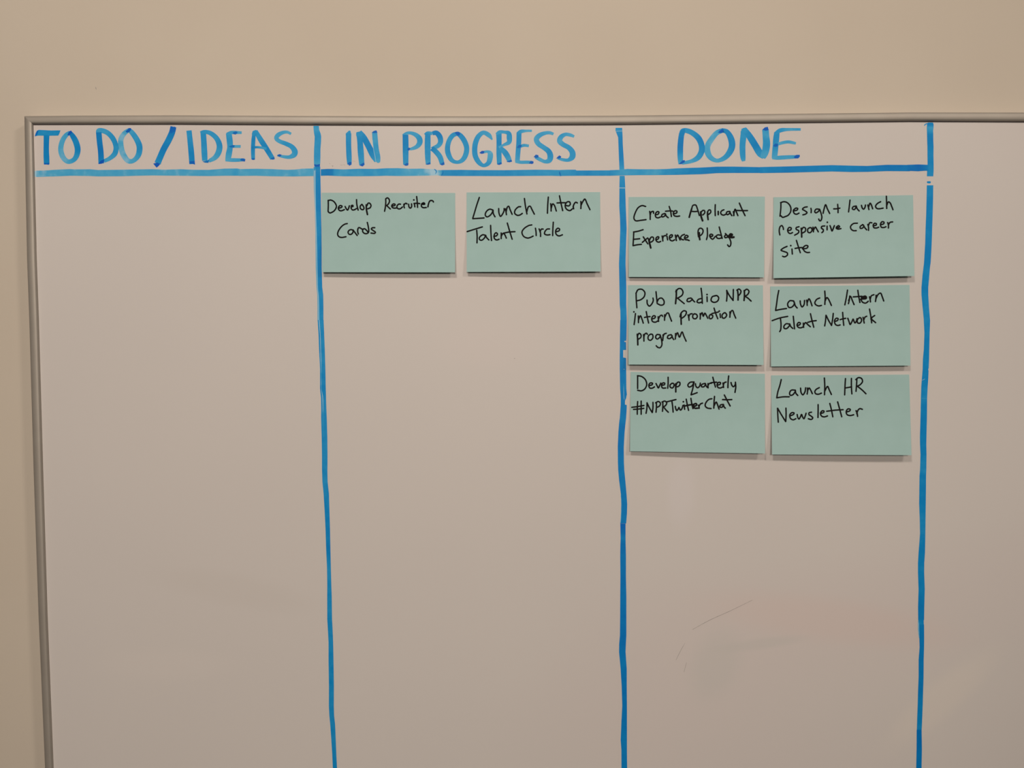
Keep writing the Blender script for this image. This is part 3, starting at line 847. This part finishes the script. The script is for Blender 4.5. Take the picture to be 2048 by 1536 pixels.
note('mint sticky note reading Create Applicant Experience Pledge, top left of the Done column',
     [(1257.4, 394.0), (1529.7, 393.1), (1528.1, 554.7), (1257.3, 553.9)], N3, [
    ('word Create', '350,225 300,213 245,245 205,320 190,385 215,420 285,414 355,405 / 405,292 412,345 412,402 / 412,345 425,302 455,292 458,318 /'
     '485,338 520,330 532,302 508,296 483,328 490,370 520,380 552,368 / 608,322 575,335 570,365 600,362 620,335 608,320 / 620,325 632,355 658,378 /'
     '672,225 690,285 702,362 / 622,290 680,285 720,288 / 728,325 770,315 778,292 755,282 730,308 738,348 775,360 814,355'),
    ('word Applicant', 'w3.6 130,530 165,400 205,270 / 205,270 240,170 300,150 340,165 390,300 440,475 / 220,350 300,355 400,345 / w4 485,370 495,500 540,635 / 495,370 550,320 600,330 605,400 545,460 / w3.5 692,370 695,480 710,600 / 690,370 730,310 780,310 790,380 730,440 / 930,145 925,300 930,480 / w3.3 1020,350 1022,450 / 1195,300 1130,330 1095,390 1120,440 1180,465 1250,440 / 1375,350 1300,360 1270,400 1300,450 1360,420 1385,370 / 1370,350 1400,420 1440,480 / w3.4 1490,360 1500,420 1500,475 / 1505,400 1540,280 1580,370 1625,480 / 1670,95 1750,280 1845,480 / 1560,320 1750,325 1920,325', (1370, 400, 15.36)),
    ('word Experience', '188,572 184,660 178,760 / 185,574 250,562 315,542 / 182,674 225,670 268,665 / 178,760 235,748 292,742 /'
     '318,640 350,690 380,735 / 378,655 340,685 305,715 / w3.8 392,670 402,720 420,790 / 400,690 425,645 452,645 458,680 430,708 405,712 /'
     '490,682 520,668 530,642 508,640 490,665 500,700 530,712 555,702 / 575,628 582,660 585,696 / 582,662 598,628 628,622 / 642,632 650,680 / 640,604 /'
     '678,655 708,640 715,614 692,614 675,640 685,682 715,694 745,680 / 755,615 762,650 770,690 / 765,655 785,614 802,640 820,682 /'
     '880,606 850,618 828,645 840,672 868,680 / 880,655 915,650 930,632 905,618 882,645 892,676 920,680 945,690'),
    ('word Pledge', 'w3.8 440,1010 440,1120 455,1215 / 415,1130 400,1000 420,900 480,865 540,900 555,970 520,1050 460,1100 / 683,860 690,1000 685,1120 660,1215 / 760,1105 835,1115 855,1075 800,1050 758,1080 780,1150 850,1205 930,1120 / 1095,1085 1020,1070 965,1100 980,1160 1040,1185 1110,1165 1135,1140 / 1050,830 1095,1000 1140,1180 / 1240,1030 1300,1095 / 1300,1085 1240,1080 1215,1130 1250,1160 1310,1130 / 1340,1100 1370,1180 1410,1300 1395,1400 1355,1430 1310,1380 / w4.2 1330,1140 1400,1045 1452,1070 1400,1110 1360,1130 1430,1150 1500,1140', (1370, 400, 15.36))],
    0.0002, 0.0034, 0.0034)
note('tilted mint sticky note reading Design + launch responsive career site',
     [(1546.9, 394.4), (1826.2, 390.2), (1828.8, 552.0), (1546.9, 556.3)], N4, [
    ('word Design', '204,162 202,240 192,335 / 200,162 240,150 285,162 325,210 330,270 300,320 255,342 225,350 205,330 /'
     '365,268 408,258 420,238 395,232 363,262 375,300 405,310 435,296 / 540,216 505,222 480,246 510,265 538,290 515,310 485,318 / 588,235 592,260 590,290 /'
     '695,246 655,245 636,275 650,292 682,275 700,248 / 700,248 718,300 728,350 715,392 698,392 688,372 / 744,298 758,235 776,188 798,240 828,300'),
    ('plus sign', '880,242 920,240 958,232 / 930,184 935,240 935,290'),
    ('word launch', '1088,130 1080,200 1070,280 / 1165,205 1128,215 1118,242 1145,250 1168,215 / 1168,205 1180,240 1205,268 / 1235,196 1245,230 1262,246 1280,222 1286,192 /'
     '1316,192 1322,215 1330,250 / 1325,222 1345,168 1362,192 1378,240 / 1480,150 1440,172 1415,208 1432,236 1465,240 1512,232 /'
     '1554,80 1556,150 1558,236 / 1556,208 1578,152 1602,165 1620,205 1638,252'),
    ('word responsive', '190,575 182,520 192,472 215,455 232,480 236,505 / 292,520 330,510 335,486 308,480 290,512 300,545 325,557 352,545 /'
     '435,470 400,482 400,504 430,520 428,548 380,578 / w3.4 464,490 468,545 470,602 / 468,512 492,478 518,490 515,528 480,550 /'
     '572,482 548,500 550,538 578,546 602,516 592,484 572,482 / 614,476 620,505 620,535 / 622,510 645,474 662,500 682,535 /'
     '765,460 728,466 722,488 745,505 745,530 728,545 / 795,462 795,510 / 798,413 / 832,456 845,490 858,525 875,490 888,456 /'
     '912,490 955,472 942,456 912,480 930,500 972,494'),
    ('word career', '1182,425 1132,430 1096,465 1102,500 1132,520 1168,520 / 1250,445 1220,465 1220,490 1250,486 1265,456 1248,442 / 1262,455 1280,486 1302,510 /'
     '1316,440 1325,475 1325,516 / 1322,462 1342,418 1368,420 / 1385,458 1422,450 1426,432 1402,426 1385,450 1395,482 1428,486 1455,476 /'
     '1480,444 1520,432 1522,410 1495,408 1478,440 1490,476 1522,480 1548,470 / 1570,416 1580,450 1580,486 / 1580,448 1600,415 1634,408'),
    ('word site', '282,722 238,742 205,770 245,788 285,805 285,835 250,855 225,848 / 345,756 350,820 / 330,712 / 402,645 425,720 452,802 / 385,748 430,740 472,736 /'
     '480,752 535,745 550,718 522,710 488,740 505,782 540,800 570,798')],
    0.0006, 0.0050, 0.0056)
note('mint sticky note reading Pub Radio NPR intern promotion program, beside the second divider',
     [(1255.9, 570.2), (1525.8, 570.5), (1527.2, 729.9), (1256.9, 729.1)], N5, [
    ('word Pub', '270,165 272,250 280,355 / 268,172 295,125 345,120 382,160 372,215 330,252 285,265 / 410,258 414,305 440,334 472,305 490,262 486,232 /'
     '525,150 532,220 540,300 / 538,282 562,240 598,232 628,270 622,312 585,322 542,302'),
    ('word Radio', 'w3.5 785,130 784,210 775,302 / 778,150 810,112 845,112 870,150 860,192 820,222 790,235 / 800,232 840,265 886,302 /'
     '965,232 932,240 922,270 955,276 988,245 970,230 / 985,240 1000,262 1020,280 / 1098,238 1065,250 1050,280 1075,292 1115,280 / 1102,106 1112,190 1118,298 /'
     '1178,215 1180,275 / 1178,186 / 1290,200 1245,215 1230,262 1265,286 1310,272 1328,230 1305,200 1280,202'),
    ('word NPR', '1430,132 1434,200 1428,270 / 1432,138 1465,200 1512,262 / 1515,122 1514,190 1512,258 / w3.4 1570,140 1576,190 1575,256 / 1560,130 1588,116 1612,142 1602,178 1574,205 /'
     'w3.4 1655,135 1657,195 1652,262 / 1655,140 1688,118 1715,145 1698,185 1662,208 / 1668,210 1705,235 1742,270'),
    ('word intern', '262,430 254,500 245,570 / 242,408 / 298,460 300,500 300,545 / 300,512 325,458 345,500 362,552 / 400,405 412,470 430,550 / 378,480 410,472 448,468 /'
     '470,500 510,486 516,464 492,458 470,490 480,530 515,540 548,525 / 552,470 555,500 558,530 / 556,502 575,462 600,450 610,465 /'
     '635,445 635,480 634,515 / 634,482 662,428 682,422 702,470 724,526'),
    ('word promotion', 'w3.4 845,430 845,490 848,566 / 832,470 845,425 880,394 912,405 905,445 870,480 845,492 / 935,445 945,480 948,515 / 942,482 960,438 988,432 /'
     '1015,432 995,455 1000,488 1032,496 1054,468 1042,440 1015,432 / 1090,430 1092,470 1090,500 / 1092,455 1115,418 1130,465 1150,424 1170,455 1188,490 /'
     '1222,440 1205,465 1215,495 1240,490 1252,458 1222,440 / 1268,360 1288,425 1315,495 / 1240,430 1280,420 1322,410 / 1345,432 1350,480 / 1335,398 /'
     '1398,420 1372,445 1376,484 1405,486 1430,450 1412,420 1398,420 / 1470,408 1472,440 1470,476 / 1470,448 1488,398 1506,390 1525,440 1546,488'),
    ('word program', 'w3.4 285,695 290,760 292,830 / 285,722 308,682 332,700 330,735 295,760 / 365,698 370,740 370,782 / 368,742 380,695 402,680 414,695 /'
     '458,692 428,715 426,758 455,772 485,738 480,698 458,692 / 572,700 535,700 520,735 542,756 576,728 578,702 / 578,705 596,770 600,830 578,866 548,862 528,842 /'
     '615,702 615,740 610,775 / 612,738 630,692 656,682 / 718,700 682,710 672,742 702,750 732,718 718,700 / 728,712 738,742 752,762 /'
     '775,685 775,720 772,756 / 775,722 800,675 825,732 858,665 882,720 910,782')],
    0.0004, 0.0052, 0.0062)
note('mint sticky note reading Launch Intern Talent Network, middle right of the Done column',
     [(1540.7, 572.8), (1819.2, 569.6), (1820.9, 731.2), (1542.2, 733.0)], N6, [
    ('word Launch', '176,135 160,220 148,310 136,388 / 136,390 200,376 275,365 / 366,268 318,266 290,305 305,350 345,346 375,305 368,270 / 375,285 388,330 412,358 /'
     '450,268 455,310 475,345 500,315 506,262 / 532,258 538,290 540,325 / 540,290 562,240 578,262 602,330 / 700,230 662,248 638,290 650,316 688,332 722,325 /'
     '765,142 770,220 766,312 / 768,272 792,225 815,250 850,325'),
    ('word Intern', '1056,130 1042,220 1022,318 / 1085,205 1078,260 1068,302 / 1070,262 1095,210 1115,255 1140,315 / 1188,132 1200,210 1215,288 / 1130,216 1190,212 1240,208 /'
     'w5 1240,225 1285,212 1292,232 1245,238 / 1225,245 1250,285 1290,295 1322,272 / 1338,215 1346,250 1350,280 / 1346,248 1362,202 1394,188 /'
     '1422,195 1420,235 1414,275 / 1418,242 1448,185 1480,168 1500,212 1520,268'),
    ('word Talent', '92,520 190,486 290,466 / 198,490 205,570 200,640 188,660 / 318,566 272,560 242,592 248,620 280,620 315,582 / 316,562 330,595 356,620 /'
     '362,465 370,545 378,625 / 412,585 450,568 450,548 428,545 410,575 425,605 458,612 492,598 / 490,552 492,580 495,606 / 492,582 520,545 545,568 580,598 /'
     '582,432 600,510 624,604 / 548,542 600,527 655,520'),
    ('word Network', '780,452 775,520 764,588 / 782,452 815,520 852,582 / 874,428 866,500 852,582 / 890,532 930,516 936,494 912,490 890,520 900,566 930,582 962,575 /'
     '994,415 1000,500 1008,580 / 962,508 1000,496 1034,490 / 1060,490 1075,530 1090,570 1112,535 1128,500 1140,530 1152,550 1170,525 1178,495 /'
     '1208,482 1182,510 1186,548 1215,552 1236,520 1226,486 1208,482 / 1255,478 1262,510 1270,550 / 1262,518 1280,475 1302,464 /'
     '1338,372 1352,450 1366,548 / 1404,455 1375,475 1355,498 / 1358,495 1385,520 1416,545')],
    0.0005, 0.0042, 0.0050)
note('mint sticky note reading Develop quarterly #NPRTwitterChat, lowest beside the second divider',
     [(1261.2, 743.6), (1529.7, 747.5), (1530.1, 907.0), (1260.0, 902.6)], N7, [
    ('word Develop', '290,108 290,190 290,270 / 288,105 340,115 388,155 406,215 385,270 340,298 290,292 / 435,232 475,220 480,202 452,198 433,225 445,262 478,264 505,248 /'
     '525,206 540,235 555,262 572,230 586,200 / 600,228 632,220 636,200 612,198 596,228 608,262 650,262 / 680,125 680,200 675,265 /'
     '730,202 706,222 706,250 735,262 756,232 748,204 730,202 / w3.4 776,208 778,260 778,312 / 780,232 800,190 828,190 830,222 805,245 782,245'),
    ('word quarterly', '1010,185 962,190 932,225 948,250 988,232 1010,188 / 1012,185 998,260 974,346 / 974,350 1015,336 1052,322 / 1030,208 1036,240 1058,260 1085,235 1092,200 /'
     '1148,204 1112,218 1108,246 1140,245 1160,212 / 1158,206 1165,232 1182,255 / 1190,206 1190,230 1192,260 / 1190,232 1208,204 1232,202 / 1252,125 1268,185 1286,250 /'
     '1228,196 1265,190 1302,188 / 1308,226 1345,215 1350,194 1326,190 1306,220 1320,256 1350,262 1378,250 / 1382,198 1386,225 1390,255 / 1386,226 1400,194 1422,186 /'
     '1455,108 1448,180 1445,258 / 1485,192 1495,225 1515,246 1538,222 1542,188 / 1542,190 1546,250 1536,318'),
    ('hashtag NPRTwitterChat', '290,436 286,520 285,598 / 335,430 335,520 335,598 / 215,510 290,500 370,486 / 238,536 300,532 368,523 /'
     '410,452 408,520 398,586 / 410,452 440,515 475,575 / 486,446 486,510 478,575 / 530,448 530,510 525,572 / 520,452 555,435 582,458 570,492 532,512 /'
     '612,442 612,505 608,560 / 602,442 640,430 662,455 645,488 614,505 / 622,505 650,540 682,572 / 660,440 720,425 780,410 / 728,430 738,500 744,570 /'
     '772,498 776,520 790,550 810,530 818,510 828,532 840,546 860,520 870,486 / 885,480 892,535 / 875,438 / 912,405 926,480 942,548 / w3.4 895,492 960,478 1010,472 /'
     '972,395 982,460 998,525 / w3.4 1010,500 1045,482 1040,462 1015,468 1005,495 1020,520 1060,520 / 1068,482 1075,502 1078,522 / 1075,498 1095,466 1120,456 /'
     '1240,400 1202,408 1165,448 1155,490 1182,518 1230,525 / 1274,370 1268,440 1265,520 / 1268,492 1295,442 1312,475 1332,532 /'
     '1385,472 1350,480 1342,504 1370,508 1390,476 / 1388,478 1396,502 1412,520 / 1400,352 1435,420 1474,492 / 1378,410 1435,412 1495,410')],
    0.0004, 0.0038, 0.0066)
note('mint sticky note reading Launch HR Newsletter, bottom right of the Done column',
     [(1542.2, 750.7), (1818.4, 749.1), (1823.0, 910.4), (1544.1, 909.0)], N8, [
    ('word Launch', '208,155 190,230 165,310 150,388 / 150,388 230,376 310,375 / 388,290 338,290 315,325 325,356 360,346 388,305 / 388,290 396,330 420,358 /'
     '455,264 462,320 485,350 512,310 520,260 / 542,262 545,300 540,340 / 543,302 565,262 585,290 606,335 / 695,258 655,280 638,310 650,336 685,342 722,328 /'
     '760,135 765,230 762,348 / 765,302 800,242 822,285 850,345'),
    ('word HR', '1030,142 1024,240 1020,350 / 1106,140 1106,240 1112,338 / 1026,262 1065,256 1108,248 / 1176,142 1172,220 1165,305 / 1162,155 1195,130 1235,140 1248,180 1220,218 1178,242 /'
     '1185,242 1240,285 1292,336'),
    ('word Newsletter', '160,522 164,610 170,700 / 162,522 210,605 264,692 / 268,520 270,600 266,690 / 325,618 365,600 372,582 345,578 318,605 325,650 360,670 395,655 /'
     '412,602 420,640 435,660 455,628 468,600 480,630 498,656 515,620 526,586 / 595,572 565,580 562,602 590,622 612,645 592,665 555,656 / 680,475 680,560 678,640 /'
     '712,588 750,576 755,558 732,555 710,585 725,622 760,632 800,620 / 830,460 850,540 868,630 / 790,560 900,546 1000,540 / 930,440 955,530 982,630 /'
     '1045,568 1085,555 1092,536 1062,530 1040,562 1050,602 1090,615 1135,605 / 1165,552 1180,590 1185,625 / 1175,592 1190,548 1215,526 1246,535')],
    0.0006, 0.0060, 0.0068)

bpy.context.view_layer.update()
